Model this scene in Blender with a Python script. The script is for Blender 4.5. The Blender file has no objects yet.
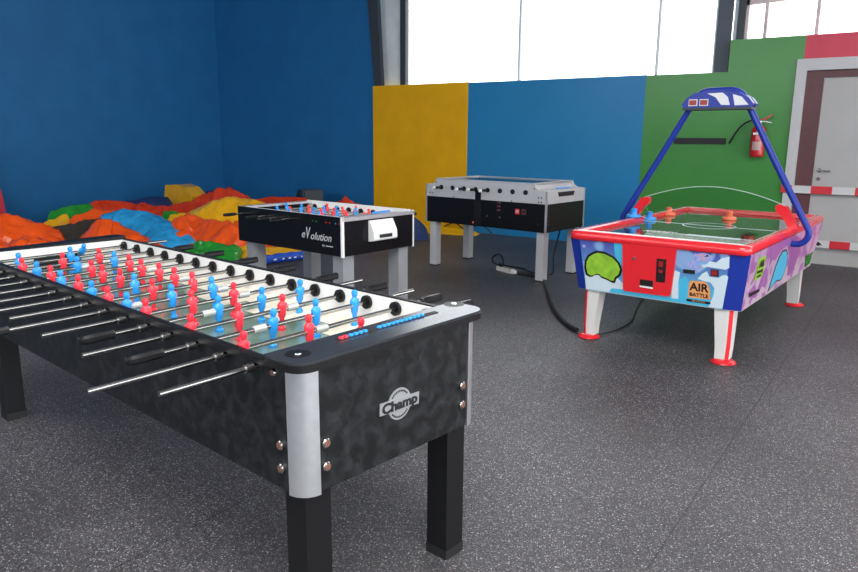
import bpy, bmesh, math, random
from math import radians, sin, cos, pi, sqrt, atan2
from mathutils import Vector, Matrix, Euler
random.seed(7)
SC = bpy.context.scene
COL = SC.collection

# ------------------------------------------------------------------ materials
def new_mat(name):
    m = bpy.data.materials.new(name); m.use_nodes = True
    nt = m.node_tree
    return m, nt, nt.nodes['Principled BSDF']

def mat(name, col, rough=0.5, metal=0.0, spec=0.5, var=0.0, vscale=8.0, bump=0.0, bscale=60.0, alpha=1.0, trans=0.0, emit=None, es=1.0, coat=0.0):
    m, nt, b = new_mat(name)
    b.inputs['Base Color'].default_value = (*col, 1)
    b.inputs['Roughness'].default_value = rough
    b.inputs['Metallic'].default_value = metal
    b.inputs['Specular IOR Level'].default_value = spec
    if coat: b.inputs['Coat Weight'].default_value = coat; b.inputs['Coat Roughness'].default_value = 0.08
    if trans: b.inputs['Transmission Weight'].default_value = trans
    if alpha < 1: b.inputs['Alpha'].default_value = alpha
    if emit:
        b.inputs['Emission Color'].default_value = (*emit, 1); b.inputs['Emission Strength'].default_value = es
    tc = nt.nodes.new('ShaderNodeTexCoord')
    if var > 0:
        n = nt.nodes.new('ShaderNodeTexNoise'); n.inputs['Scale'].default_value = vscale; n.inputs['Detail'].default_value = 5
        nt.links.new(tc.outputs['Object'], n.inputs['Vector'])
        r = nt.nodes.new('ShaderNodeMapRange'); r.inputs['From Min'].default_value = .3; r.inputs['From Max'].default_value = .7
        r.inputs['To Min'].default_value = 1 - var; r.inputs['To Max'].default_value = 1 + var
        nt.links.new(n.outputs['Fac'], r.inputs['Value'])
        mx = nt.nodes.new('ShaderNodeVectorMath'); mx.operation = 'SCALE'; mx.inputs[0].default_value = col
        nt.links.new(r.outputs['Result'], mx.inputs['Scale']); nt.links.new(mx.outputs[0], b.inputs['Base Color'])
    if bump > 0:
        n = nt.nodes.new('ShaderNodeTexNoise'); n.inputs['Scale'].default_value = bscale; n.inputs['Detail'].default_value = 4
        nt.links.new(tc.outputs['Object'], n.inputs['Vector'])
        bp = nt.nodes.new('ShaderNodeBump'); bp.inputs['Strength'].default_value = bump; bp.inputs['Distance'].default_value = .01
        nt.links.new(n.outputs['Fac'], bp.inputs['Height']); nt.links.new(bp.outputs['Normal'], b.inputs['Normal'])
    return m

def marble_black():
    m, nt, b = new_mat('marbled_black_laminate')
    tc = nt.nodes.new('ShaderNodeTexCoord')
    n = nt.nodes.new('ShaderNodeTexNoise'); n.inputs['Scale'].default_value = 22; n.inputs['Detail'].default_value = 10; n.inputs['Distortion'].default_value = .5
    nt.links.new(tc.outputs['Object'], n.inputs['Vector'])
    r = nt.nodes.new('ShaderNodeValToRGB'); nt.links.new(n.outputs['Fac'], r.inputs['Fac'])
    e = r.color_ramp.elements; e[0].position = .42; e[0].color = (.0065, .0068, .0075, 1); e[1].position = .78; e[1].color = (.030, .033, .035, 1)
    nt.links.new(r.outputs['Color'], b.inputs['Base Color'])
    b.inputs['Roughness'].default_value = .42; b.inputs['Specular IOR Level'].default_value = .3
    return m

def floor_mat():
    m, nt, b = new_mat('speckled_rubber_floor')
    tc = nt.nodes.new('ShaderNodeTexCoord')
    v = nt.nodes.new('ShaderNodeTexVoronoi'); v.inputs['Scale'].default_value = 260; v.inputs['Randomness'].default_value = 1
    w = nt.nodes.new('ShaderNodeTexNoise'); w.inputs['Scale'].default_value = 40
    nt.links.new(tc.outputs['Object'], w.inputs['Vector'])
    add = nt.nodes.new('ShaderNodeVectorMath'); add.operation = 'MULTIPLY_ADD'
    nt.links.new(w.outputs['Color'], add.inputs[0]); add.inputs[1].default_value = (.012, .012, 0); nt.links.new(tc.outputs['Object'], add.inputs[2])
    nt.links.new(add.outputs[0], v.inputs['Vector'])
    # one random number per granule
    sp = nt.nodes.new('ShaderNodeSeparateColor'); nt.links.new(v.outputs['Color'], sp.inputs[0])
    r = nt.nodes.new('ShaderNodeValToRGB'); nt.links.new(sp.outputs[0], r.inputs['Fac'])
    r.color_ramp.interpolation = 'CONSTANT'
    els = r.color_ramp.elements
    els[0].position = 0; els[0].color = (.038, .037, .040, 1)
    els[1].position = .40; els[1].color = (.064, .062, .067, 1)
    for p, c in ((.74, (.115, .11, .12, 1)), (.89, (.21, .21, .22, 1)), (.965, (.46, .46, .48, 1)), (.992, (.22, .12, .10, 1))):
        k = els.new(p); k.color = c
    big = nt.nodes.new('ShaderNodeTexNoise'); big.inputs['Scale'].default_value = .9; big.inputs['Detail'].default_value = 3
    nt.links.new(tc.outputs['Object'], big.inputs['Vector'])
    mr = nt.nodes.new('ShaderNodeMapRange'); mr.inputs['From Min'].default_value = .35; mr.inputs['From Max'].default_value = .65; mr.inputs['To Min'].default_value = .82; mr.inputs['To Max'].default_value = 1.15
    nt.links.new(big.outputs['Fac'], mr.inputs['Value'])
    # thin seams between the laid sheets
    sx = nt.nodes.new('ShaderNodeSeparateXYZ'); nt.links.new(tc.outputs['Object'], sx.inputs[0])
    md = nt.nodes.new('ShaderNodeMath'); md.operation = 'PINGPONG'; md.inputs[1].default_value = .75
    ad = nt.nodes.new('ShaderNodeMath'); ad.operation = 'ADD'; ad.inputs[1].default_value = 0.62
    nt.links.new(sx.outputs[0], ad.inputs[0]); nt.links.new(ad.outputs[0], md.inputs[0])
    lt = nt.nodes.new('ShaderNodeMath'); lt.operation = 'GREATER_THAN'; lt.inputs[1].default_value = .003
    nt.links.new(md.outputs[0], lt.inputs[0])
    mm = nt.nodes.new('ShaderNodeMapRange'); mm.inputs['To Min'].default_value = .45; nt.links.new(lt.outputs[0], mm.inputs['Value'])
    mu = nt.nodes.new('ShaderNodeMath'); mu.operation = 'MULTIPLY'; nt.links.new(mr.outputs[0], mu.inputs[0]); nt.links.new(mm.outputs[0], mu.inputs[1])
    sc = nt.nodes.new('ShaderNodeVectorMath'); sc.operation = 'SCALE'
    nt.links.new(r.outputs['Color'], sc.inputs[0]); nt.links.new(mu.outputs[0], sc.inputs['Scale'])
    nt.links.new(sc.outputs[0], b.inputs['Base Color'])
    b.inputs['Roughness'].default_value = .5
    b.inputs['Specular IOR Level'].default_value = .3
    bp = nt.nodes.new('ShaderNodeBump'); bp.inputs['Strength'].default_value = .25; bp.inputs['Distance'].default_value = .002
    nt.links.new(v.outputs['Distance'], bp.inputs['Height']); nt.links.new(bp.outputs['Normal'], b.inputs['Normal'])
    return m

def glass_mat(name, tint=(1, 1, 1), refl=.12):
    m = bpy.data.materials.new(name); m.use_nodes = True; nt = m.node_tree; nt.nodes.clear()
    o = nt.nodes.new('ShaderNodeOutputMaterial'); t = nt.nodes.new('ShaderNodeBsdfTransparent'); t.inputs[0].default_value = (*tint, 1)
    g = nt.nodes.new('ShaderNodeBsdfGlossy'); g.inputs['Roughness'].default_value = .03
    f = nt.nodes.new('ShaderNodeFresnel'); f.inputs[0].default_value = 1.45
    a = nt.nodes.new('ShaderNodeMath'); a.operation = 'MULTIPLY_ADD'; a.inputs[1].default_value = .9; a.inputs[2].default_value = refl * .15
    nt.links.new(f.outputs[0], a.inputs[0])
    mx = nt.nodes.new('ShaderNodeMixShader'); nt.links.new(a.outputs[0], mx.inputs[0]); nt.links.new(t.outputs[0], mx.inputs[1]); nt.links.new(g.outputs[0], mx.inputs[2])
    nt.links.new(mx.outputs[0], o.inputs[0])
    return m

def cloud_print(name, top, bot, spot, zlo, zhi, scale=5.0):
    """printed vinyl: vertical blend of two inks with soft blobs of a third"""
    m, nt, b = new_mat(name)
    tc = nt.nodes.new('ShaderNodeTexCoord')
    sx = nt.nodes.new('ShaderNodeSeparateXYZ'); nt.links.new(tc.outputs['Object'], sx.inputs[0])
    mr = nt.nodes.new('ShaderNodeMapRange'); mr.inputs['From Min'].default_value = zlo; mr.inputs['From Max'].default_value = zhi
    nt.links.new(sx.outputs[2], mr.inputs['Value'])
    mx = nt.nodes.new('ShaderNodeMix'); mx.data_type = 'RGBA'; mx.inputs[6].default_value = (*bot, 1); mx.inputs[7].default_value = (*top, 1)
    nt.links.new(mr.outputs[0], mx.inputs[0])
    n = nt.nodes.new('ShaderNodeTexNoise'); n.inputs['Scale'].default_value = scale; n.inputs['Detail'].default_value = 1.5; n.inputs['Distortion'].default_value = 1
    nt.links.new(tc.outputs['Object'], n.inputs['Vector'])
    r = nt.nodes.new('ShaderNodeMapRange'); r.inputs['From Min'].default_value = .53; r.inputs['From Max'].default_value = .57
    nt.links.new(n.outputs['Fac'], r.inputs['Value'])
    m2 = nt.nodes.new('ShaderNodeMix'); m2.data_type = 'RGBA'; m2.inputs[7].default_value = (*spot, 1)
    nt.links.new(r.outputs[0], m2.inputs[0]); nt.links.new(mx.outputs[2], m2.inputs[6])
    nt.links.new(m2.outputs[2], b.inputs['Base Color']); b.inputs['Roughness'].default_value = .3
    return m

M = dict(
 marble=marble_black(), floor=floor_mat(),
 black=mat('black_paint', (.007, .007, .008), .42, spec=.3), blackm=mat('matt_black', (.01, .01, .011), .55),
 blk_gloss=mat('black_lacquer', (.005, .005, .006), .28, spec=.3),
 rail=mat('dark_grey_rail', (.045, .05, .058), .24, .35, var=.1),
 alu=mat('brushed_aluminium', (.66, .67, .68), .36, .85, var=.05, vscale=30),
 chrome=mat('chrome', (.42, .41, .39), .2, 1), copper=mat('copper_screw', (.26, .13, .09), .4, .5),
 white=mat('white_laminate', (.80, .80, .78), .4, var=.03), cream=mat('cream_strip', (.80, .76, .62), .4),
 pitch=mat('green_grey_pitch', (.15, .235, .185), .14, var=.12, vscale=3),
 red=mat('red_plastic', (.88, .035, .06), .3), blue=mat('blue_plastic', (.02, .30, .80), .3),
 rubber=mat('black_rubber', (.006, .006, .007), .36, spec=.4), spring=mat('clear_spring', (.60, .62, .60), .25, .4),
 greyleg=mat('grey_painted_leg', (.30, .31, .32), .42, .15, var=.04), lightgrey=mat('light_grey_paint', (.50, .50, .51), .4, .05, var=.05, vscale=5),
 badge=mat('silver_badge', (.34, .35, .36), .35, .3),
 wall_blue_dark=mat('blue_wall_paint', (.016, .140, .34), .5, spec=.22, var=.06, vscale=2.5, bump=.04, bscale=90),
 wall_blue=mat('sky_blue_panel', (.024, .22, .46), .28, spec=.22, var=.04, vscale=2), wall_yellow=mat('yellow_panel', (.78, .41, .006), .36, spec=.2, var=.06, vscale=3),
 wall_green=mat('green_panel', (.062, .26, .055), .22, spec=.3, var=.05, vscale=2), wall_red=mat('red_panel', (.60, .03, .07), .4, var=.04),
 frame_grey=mat('pale_grey_frame', (.55, .55, .55), .5, var=.03), door_grey=mat('grey_door', (.44, .43, .42), .5, var=.04, vscale=2),
 maroon=mat('maroon_frame', (.10, .03, .035), .45, var=.15, vscale=5), steel_dark=mat('dark_steel', (.035, .045, .055), .5),
 steel_blue=mat('slate_steel', (.07, .085, .11), .5), clad=mat('pale_cladding', (.72, .80, .80), .5, var=.08, vscale=4),
 ceil=mat('ceiling_paint', (.35, .36, .37), .8), wood=mat('pale_timber', (.62, .50, .50), .6, var=.15),
 ahred=mat('glossy_red', (.78, .02, .03), .2, coat=.5), ahblue=mat('royal_blue', (.012, .035, .30), .28, spec=.4),
 ahwhite=mat('ivory_leg', (.66, .65, .62), .4, var=.03), orange=mat('orange_plastic', (1.0, .20, .09), .35),
 field=mat('glossy_playfield', (.035, .06, .045), .03, spec=1.0),
 coin=mat('coin_slot_black', (.015, .012, .012), .4), led=mat('red_display', (.14, .012, .015), .2, emit=(.5, .02, .02), es=.25),
 text_white=mat('white_print', (.75, .75, .77), .5), text_black=mat('black_print', (.008, .008, .008), .5),
 cloud=mat('cloud_print', (.62, .74, .80), .35), cyan=mat('cyan_print', (.07, .48, .72), .35), lilac=mat('lilac_print', (.40, .38, .72), .35),
 green=mat('lime_print', (.28, .55, .04), .35, var=.25, vscale=14), purple=mat('purple_print', (.34, .12, .36), .35, var=.15), orangep=mat('orange_print', (.85, .36, .13), .4),
 front_print=cloud_print('sky_vinyl', (.08, .11, .42), (.13, .50, .70), (.24, .40, .68), .40, .72, 4.2),
 side_print=cloud_print('pink_vinyl', (.50, .32, .50), (.62, .48, .56), (.36, .12, .38), .38, .74, 5.5),
 ext_red=mat('extinguisher_red', (.55, .012, .015), .22, coat=.4), tape_white=mat('tape_white', (.62, .62, .61), .4), tape_red=mat('tape_red', (.65, .02, .035), .4),
 pvc_orange=mat('orange_pvc', (.90, .10, .010), .11, var=.12, vscale=3, bump=.5, bscale=7), pvc_red=mat('red_pvc', (.62, .045, .012), .13, var=.15, bump=.5, bscale=7),
 pvc_yellow=mat('yellow_pvc', (.85, .44, .010), .14, var=.08, bump=.5, bscale=7), pvc_blue=mat('light_blue_pvc', (.03, .36, .72), .10, var=.2, bump=.5, bscale=7),
 pvc_green=mat('green_pvc', (.02, .26, .03), .10, var=.2, bump=.5, bscale=7), pvc_navy=mat('navy_pvc', (.015, .035, .13), .4), pvc_royal=mat('royal_pvc', (.012, .07, .42), .18, var=.2), netting=mat('dark_netting', (.03, .025, .02), .9),
 cable=mat('black_cable', (.01, .01, .011), .45), strip=mat('ivory_socket', (.62, .61, .55), .45), glass=glass_mat('window_glass', refl=.1),
 acrylic=glass_mat('clear_acrylic', (.90, .97, .93), .3), acryl_edge=mat('acrylic_edge', (.45, .62, .50), .2),
 navy=mat('blower_navy', (.03, .05, .085), .5), gauge=mat('label_grey', (.5, .35, .33), .5))

# ------------------------------------------------------------------ mesh building
class MB:
    """collects shapes; coordinates are (u, v, z): v is flipped so a thing's Empty keeps a plain rotation"""
    def __init__(s, flip=True): s.bm = bmesh.new(); s.k = -1 if flip else 1
    def V(s, p): return s.bm.verts.new((p[0], s.k * p[1], p[2]))
    def face(s, vs):
        try: return s.bm.faces.new(vs)
        except ValueError: return None
    def hexa(s, p):
        v = [s.V(q) for q in p]
        for f in ((0, 1, 2, 3), (4, 5, 6, 7), (0, 1, 5, 4), (1, 2, 6, 5), (2, 3, 7, 6), (3, 0, 4, 7)): s.face([v[i] for i in f])
        return s
    def box(s, x0, x1, y0, y1, z0, z1):
        return s.hexa([(x0, y0, z0), (x1, y0, z0), (x1, y1, z0), (x0, y1, z0), (x0, y0, z1), (x1, y0, z1), (x1, y1, z1), (x0, y1, z1)])
    def prism(s, outline, axis, a, b):
        """outline: 2-D points in the two other axes (in order), extruded from a to b along axis"""
        def P(q, t): return {0: (t, q[0], q[1]), 1: (q[0], t, q[1]), 2: (q[0], q[1], t)}[axis]
        A = [s.V(P(q, a)) for q in outline]; B = [s.V(P(q, b)) for q in outline]
        n = len(A); s.face(A); s.face(B[::-1])
        for i in range(n): s.face([A[i], A[(i + 1) % n], B[(i + 1) % n], B[i]])
        return s
    def loft(s, rings, closed=True, cap=True):
        R = [[s.V(p) for p in r] for r in rings]; n = len(R[0])
        for a, b in zip(R, R[1:]):
            for i in range(n if closed else n - 1): s.face([a[i], a[(i + 1) % n], b[(i + 1) % n], b[i]])
        if cap: s.face(R[0]); s.face(R[-1][::-1])
        return s
    def tube(s, pts, r, n=12, cap=True):
        pts = [Vector(p) for p in pts]; rr = r if isinstance(r, (list, tuple)) else [r] * len(pts)
        rings = []; up = None
        for i, p in enumerate(pts):
            d = (pts[min(i + 1, len(pts) - 1)] - pts[max(i - 1, 0)]).normalized()
            if up is None:
                up = Vector((0, 0, 1)) if abs(d.z) < .9 else Vector((1, 0, 0))
            a = d.cross(up).normalized(); bb = a.cross(d).normalized(); up = bb
            rings.append([p + (a * cos(2 * pi * k / n) + bb * sin(2 * pi * k / n)) * rr[i] for k in range(n)])
        return s.loft(rings, True, cap)
    def cyl(s, a, b, r, n=16, r2=None): return s.tube([a, b], [r, r if r2 is None else r2], n)
    def lathe(s, c, prof, n=20, sy=1.0):
        rings = [[(c[0] + r * cos(2 * pi * k / n), c[1] + r * sy * sin(2 * pi * k / n), c[2] + z) for k in range(n)] for r, z in prof]
        return s.loft(rings)
    def mesh(s, name, m, smooth=False, bevel=0, keepnorm=False):
        if bevel:
            es = [e for e in s.bm.edges if len(e.link_faces) == 2 and e.calc_face_angle(0) > .6]
            bmesh.ops.bevel(s.bm, geom=es, offset=bevel, segments=2, affect='EDGES', profile=.6, clamp_overlap=True)
        bmesh.ops.recalc_face_normals(s.bm, faces=s.bm.faces[:])
        if smooth:
            for f in s.bm.faces: f.smooth = True
            for e in s.bm.edges:
                if len(e.link_faces) == 2 and e.calc_face_angle(0) > radians(38): e.smooth = False
        me = bpy.data.meshes.new(name); s.bm.to_mesh(me); s.bm.free()
        me.materials.append(m); return me
    def build(s, name, m, parent=None, loc=(0, 0, 0), **k):
        return link(name, s.mesh(name, m, **k), parent, loc)

def link(name, me, parent=None, loc=(0, 0, 0), rot=None):
    o = bpy.data.objects.new(name, me); COL.objects.link(o); o.location = loc
    if rot: o.rotation_euler = rot
    if parent: o.parent = parent
    return o
def tag(o, label=None, cat=None, group=None, kind=None):
    if label: o['label'] = label
    if cat: o['category'] = cat
    if group: o['group'] = group
    if kind: o['kind'] = kind
    return o
def thing(name, label, cat, loc=(0, 0, 0), rz=0, group=None):
    o = bpy.data.objects.new(name, None); COL.objects.link(o); o.location = loc; o.rotation_euler = (0, 0, rz); o.empty_display_size = .1
    return tag(o, label, cat, group)
def W(): return MB(False)
def part(o, label): o['label'] = label; return o

def text(body, size, m, parent, mat4, name='lettering', ext=.0008, bold=0.0, shear=0.0, sx=1.0, align='CENTER'):
    c = bpy.data.curves.new(name, 'FONT'); c.body = body; c.size = size; c.extrude = ext; c.offset = bold; c.shear = shear
    c.align_x = align; c.align_y = 'CENTER'; c.resolution_u = 3
    t = bpy.data.objects.new('tmp_text', c); COL.objects.link(t)
    bpy.context.view_layer.update()
    me = bpy.data.meshes.new_from_object(t.evaluated_get(bpy.context.evaluated_depsgraph_get()))
    bpy.data.objects.remove(t); me.transform(Matrix.Diagonal((sx, 1, 1, 1))); me.transform(mat4)
    me.materials.clear(); me.materials.append(m); me.name = name
    return link(name, me, parent)
def frame_u0(u, v, z, tilt=0, roll=0):
    """text plane facing -u (the end of a table): reads along +v. local coords (x=u, y=-v)"""
    X = Vector((0, -1, 0)); Z = Vector((-1, 0, 0)); Y = Vector((0, 0, 1))
    if roll: X, Y = X * cos(roll) + Y * sin(roll), Y * cos(roll) - X * sin(roll)
    if tilt:  # lean of the plane: top forward
        Yn = Y * cos(tilt) + Vector((-1, 0, 0)) * sin(tilt); Y = Yn; Z = X.cross(Y)
    return Matrix(((X.x, Y.x, Z.x, u), (X.y, Y.y, Z.y, -v), (X.z, Y.z, Z.z, z), (0, 0, 0, 1)))
def frame_v0(u, v, z, tilt=0):
    """text plane facing -v: reads towards -u"""
    X = Vector((-1, 0, 0)); Z = Vector((0, 1, 0)); Y = Vector((0, 0, 1))
    return Matrix(((X.x, Y.x, Z.x, u), (X.y, Y.y, Z.y, -v), (X.z, Y.z, Z.z, z), (0, 0, 0, 1)))

# ------------------------------------------------------------------ the room
YW, XL, XR, YB, ZC = 9.467, -11.7, 9.0, -9.0, 5.2
def struct(name, mb, m, **k): o = mb.build(name, m, **k); o['kind'] = 'structure'; return o
struct('floor', W().box(XL - .2, XR, YB, YW + 1.2, -.1, 0), M['floor'])
struct('wall_left', W().box(XL - .2, XL, YB, YW + .2, 0, ZC), M['wall_blue_dark'])
struct('wall_back', W().box(XL - .2, -7.74, YW + .02, YW + .2, 0, ZC), M['wall_blue_dark'])
struct('wall_back_yellow', W().box(-7.74, -5.868, YW, YW + .14, 0, 2.285), M['wall_yellow'])
struct('wall_back_blue', W().box(-5.868, -3.14, YW, YW + .14, 0, 2.275), M['wall_blue'])
struct('wall_back_green', W().prism([(-3.14, 0), (-1.36, 0), (-1.36, 2.372), (-1.313, 2.372), (-1.313, 2.64), (-2.135, 2.64), (-2.135, 2.268), (-3.14, 2.268)], 1, YW, YW + .14), M['wall_green'])
struct('wall_back_red', W().box(-1.313, 6, YW, YW + .14, 2.372, 2.64), M['wall_red'])
struct('wall_right', W().box(-.2, 6, YW, YW + .14, 0, 2.372), M['wall_red'])
struct('wall_front_unseen', W().box(XL - .2, XR, YB - .2, YB, 0, 2.6), M['wall_blue_dark'])  # unseen, added low to keep bright sky reflections off the near table's side
struct('ceiling', W().box(XL - .2, XR, YB, YW + .3, ZC, ZC + .1), M['ceil'])
# door
DX0, DX1 = -1.375, -.15
struct('trim_1', W().prism([(DX0, 0), (DX0, 2.375), (DX1 + .1, 2.375), (DX1 + .1, 0), (DX1, 0), (DX1, 2.245), (DX0 + .108, 2.245), (DX0 + .108, 0)], 1, YW - .03, YW + .13), M['frame_grey'], bevel=.004)
struct('trim_2', W().prism([(DX0 + .108, 0), (DX0 + .108, 2.245), (DX1, 2.245), (DX1, 0), (DX1 - .08, 0), (DX1 - .08, 2.165), (DX0 + .29, 2.165), (DX0 + .29, 0)], 1, YW + .02, YW + .12), M['maroon'])
d = struct('door_1', W().box(DX0 + .29, DX1 - .08, YW + .05, YW + .10, .004, 2.165), M['door_grey'], bevel=.003)
hm = W(); hm.lathe((0, 0, 0), [(.026, 0), (.026, .008)], 16); hm.bm.transform(Matrix.Rotation(pi / 2, 4, 'X'))
hm.cyl((0, 0, 0), (0, -.05, 0), .008); hm.tube([(0, -.05, 0), (.03, -.052, 0), (.12, -.05, -.003)], .009)
hx = DX0 + .35
part(hm.build('door_handle', M['chrome'], d, (hx, YW + .05, 1.11), smooth=True), 'chrome lever handle')
hk = W(); hk.cyl((0, .002, 0), (0, -.012, 0), .022); hk.build('lock_plate', M['chrome'], d, (hx, YW + .05, 1.01), smooth=True)

# windows above the panels
def window(n, x0, x1, z0, z1, y, mull, fr=.035, m='steel_dark', head=None):
    mb = W(); mb.box(x0, x0 + fr, y, y + .07, z0, z1).box(x1 - fr, x1, y, y + .07, z0, z1).box(x0, x1, y, y + .07, z1 - fr, z1).box(x0, x1, y, y + .07, z0 - .02, z0 + .012)
    w = mb.build('window_%d' % n, M[m]); w['kind'] = 'structure'
    for x in mull: W().box(x - .018, x + .018, y - .01, y + .06, z0, z1).build('mullion', M[m], w)
    W().box(x0 + fr, x1 - fr, y + .03, y + .036, z0, z1 - fr).build('pane', M['glass'], w)
    return w
window(1, -7.25, -2.34, 2.27, 4.9, YW + .16, (-5.10, -3.07), .03, 'clad')
w2 = window(2, -2.03, 5.5, 2.60, 4.9, YW + .20, (-1.80, -1.245, .1, 1.4), .03, 'wood')
W().hexa([(-2.03, YW + .2, 3.06), (5.5, YW + .2, 3.3), (5.5, YW + .25, 3.3), (-2.03, YW + .25, 3.06), (-2.03, YW + .2, 3.15), (5.5, YW + .2, 3.4), (5.5, YW + .25, 3.4), (-2.03, YW + .25, 3.15)]).build('transom', M['wood'], w2)
# steel columns of the hall
struct('trim_3', W().prism([(-7.69, 2.287), (-7.54, 2.287), (-7.71, ZC), (-7.98, ZC)], 1, YW - .02, YW + .06), M['steel_dark'])
struct('trim_4', W().prism([(-7.7, 2.2), (-7.25, 2.2), (-7.25, ZC), (-7.9, ZC)], 1, YW + .21, YW + .23), M['clad'])
struct('trim_5', W().box(-7.28, -7.17, YW + .145, YW + .24, 2.2, ZC), M['steel_dark'])
struct('trim_6', W().box(-2.345, -2.175, YW + .145, YW + .20, 2.2, ZC), M['steel_blue'])
struct('trim_7', W().box(-2.175, -2.10, YW + .24, YW + .28, 2.2, ZC), M['clad'])
struct('trim_8', W().box(-2.115, -2.03, YW + .16, YW + .24, 2.2, ZC), M['steel_dark'])

# ------------------------------------------------------------------ shared parts
def player_mesh(name, m, s=1.0):
    prof = [(-.082, .012, .011), (-.060, .012, .012), (-.056, .008, .007), (-.030, .0085, .007), (-.022, .013, .010), (-.004, .0135, .0125),
            (.008, .017, .0125), (.018, .018, .010), (.024, .009, .008), (.028, .0065, .0065), (.032, .0090, .0090), (.040, .0105, .0105), (.047, .0090, .0090), (.051, .004, .004)]
    mb = MB(); n = 10
    mb.loft([[(ry * s * cos(2 * pi * k / n), rx * s * sin(2 * pi * k / n), z * s) for k in range(n)] for z, rx, ry in prof])
    return mb.mesh(name, m, smooth=True)
def handle_mesh(name, m, L=.115, r=.016):
    mb = MB(); n = 16; rings = []
    prof = [(0, r * .55), (.003, r * .9), (.008, r * .78), (.02, r * .95), (.5 * L, r), (L - .012, r * .9), (L - .004, r * .97), (L, r * .6)]
    for y, rr in prof: rings.append([(rr * cos(2 * pi * k / n) * (1 if k % 2 else .93), y, rr * sin(2 * pi * k / n) * (1 if k % 2 else .93)) for k in range(n)])
    mb.loft(rings); return mb.mesh(name, m, smooth=True)
def rod_mesh(y0, y1, r=.008):
    mb = MB(); mb.cyl((0, y0, 0), (0, y1, 0), r, 12); return mb.mesh('rod', M['chrome'], smooth=True)
def bearing_mesh(r=.026, t=.012, m='rubber'):
    mb = MB(); n = 18
    mb.loft([[(rr * cos(2 * pi * k / n), y, rr * sin(2 * pi * k / n)) for k in range(n)] for y, rr in ((-.028, .0125), (-.012, .0125), (-.012, r), (0, r), (0, .012), (.03, .012))])
    return mb.mesh('bearing', M[m], smooth=True)
def spring_mesh():
    mb = MB(); n = 12; rings = []
    for i in range(17):
        rr = .0135 if i % 2 else .0105
        rings.append([(rr * cos(2 * pi * k / n), -.024 + .003 * i, rr * sin(2 * pi * k / n)) for k in range(n)])
    mb.loft(rings); return mb.mesh('spring', M['spring'], smooth=True)
PR, PB = player_mesh('player_red', M['red'], 1.15), player_mesh('player_blue', M['blue'], 1.15)
HN = handle_mesh('handle', M['rubber']); BEAR = bearing_mesh(); SPR = spring_mesh()
def collar_mesh():
    mb = MB(); mb.cyl((0, -.012, 0), (0, .012, 0), .0135, 14); return mb.mesh('collar', M['chrome'], smooth=True)
COLR = collar_mesh()
def bolt(parent, u, v, z, axis, r=.013):
    mb = MB(); d = {'u': (-1, 0, 0), 'v': (0, -1, 0)}[axis]
    P = lambda t: (u + d[0] * t, v + d[1] * t, z)
    mb.tube([P(-.002), P(.006), P(.009)], [r, r, r * .8], 16)
    o = mb.build('screw', M['chrome'], parent, smooth=True)
    m2 = MB(); m2.tube([P(.009), P(.0105)], [r * .72, r * .62], 12); m2.build('screw_cap', M['copper'], o, smooth=True)
    return o
def leg(parent, u0, v0, w, z1, m, foot=.035, w2=None):
    w2 = w2 or w
    o = MB().hexa([(u0, v0, .012), (u0 + w, v0, .012), (u0 + w, v0 + w, .012), (u0, v0 + w, .012), (u0, v0, z1), (u0 + w, v0, z1), (u0 + w, v0 + w, z1), (u0, v0 + w, z1)]).build('leg', m, parent, bevel=.004)
    if foot:
        MB().box(u0 - .002, u0 + w + .002, v0 - .002, v0 + w + .002, 0, foot).build('foot', M['blackm'], o, bevel=.003)
    return o
def corner_outline(L, Wd, r, n=6):
    out = []
    for cx, cy, a0 in ((r, r, pi), (L - r, r, 1.5 * pi), (L - r, Wd - r, 0), (r, Wd - r, .5 * pi)):
        for i in range(n + 1):
            a = a0 + i * pi / 2 / n; out.append((cx + r * cos(a), cy + r * sin(a)))
    return out

# ------------------------------------------------------------------ near foosball table (sixteen rods)
AX, AY, AA = -1.26597, 1.23854, radians(172.95)
L, Wd, HB, H = 2.62, .752, .499, .884
T = thing('foosball_table', 'long black multi-rod foosball table in the foreground with silver rounded corner posts', 'foosball table', (AX, AY, 0), AA)
zt = H - .022
MB().box(.060, L - .060, 0, .018, HB, zt - .014).build('side_panel', M['marble'], T)
MB().box(.060, L - .060, Wd - .034, Wd - .02, HB, zt).build('side_panel', M['marble'], T)
ep = MB().box(0, .02, .060, Wd - .060, HB, zt).build('end_panel', M['marble'], T)
MB().box(L - .02, L, .060, Wd - .060, HB, zt).build('end_panel', M['marble'], T)
MB().box(.02, L - .02, .018, Wd - .02, HB, HB + .015).build('bottom_board', M['blackm'], T)
def quarter_post(cu, cv, su, sv, nm='corner_post'):
    """quarter-round extrusion wrapping a corner; su/sv point outward"""
    R = .062; pts = []
    for i in range(9):
        a = i * pi / 2 / 8; pts.append((cu + su * (R * cos(a) - R + .0), cv + sv * (R * sin(a) - R)))
    pts.append((cu - su * R, cv - sv * R))
    MB().prism(pts, 2, HB - .008, zt).build(nm, M['alu'], T, smooth=True)
for cu, cv, su, sv in ((-.001, -.001, -1, -1), (-.001, Wd + .010, -1, 1), (L, -.001, 1, -1), (L, Wd - .015, 1, 1)): quarter_post(cu, cv, su, sv)
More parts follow.
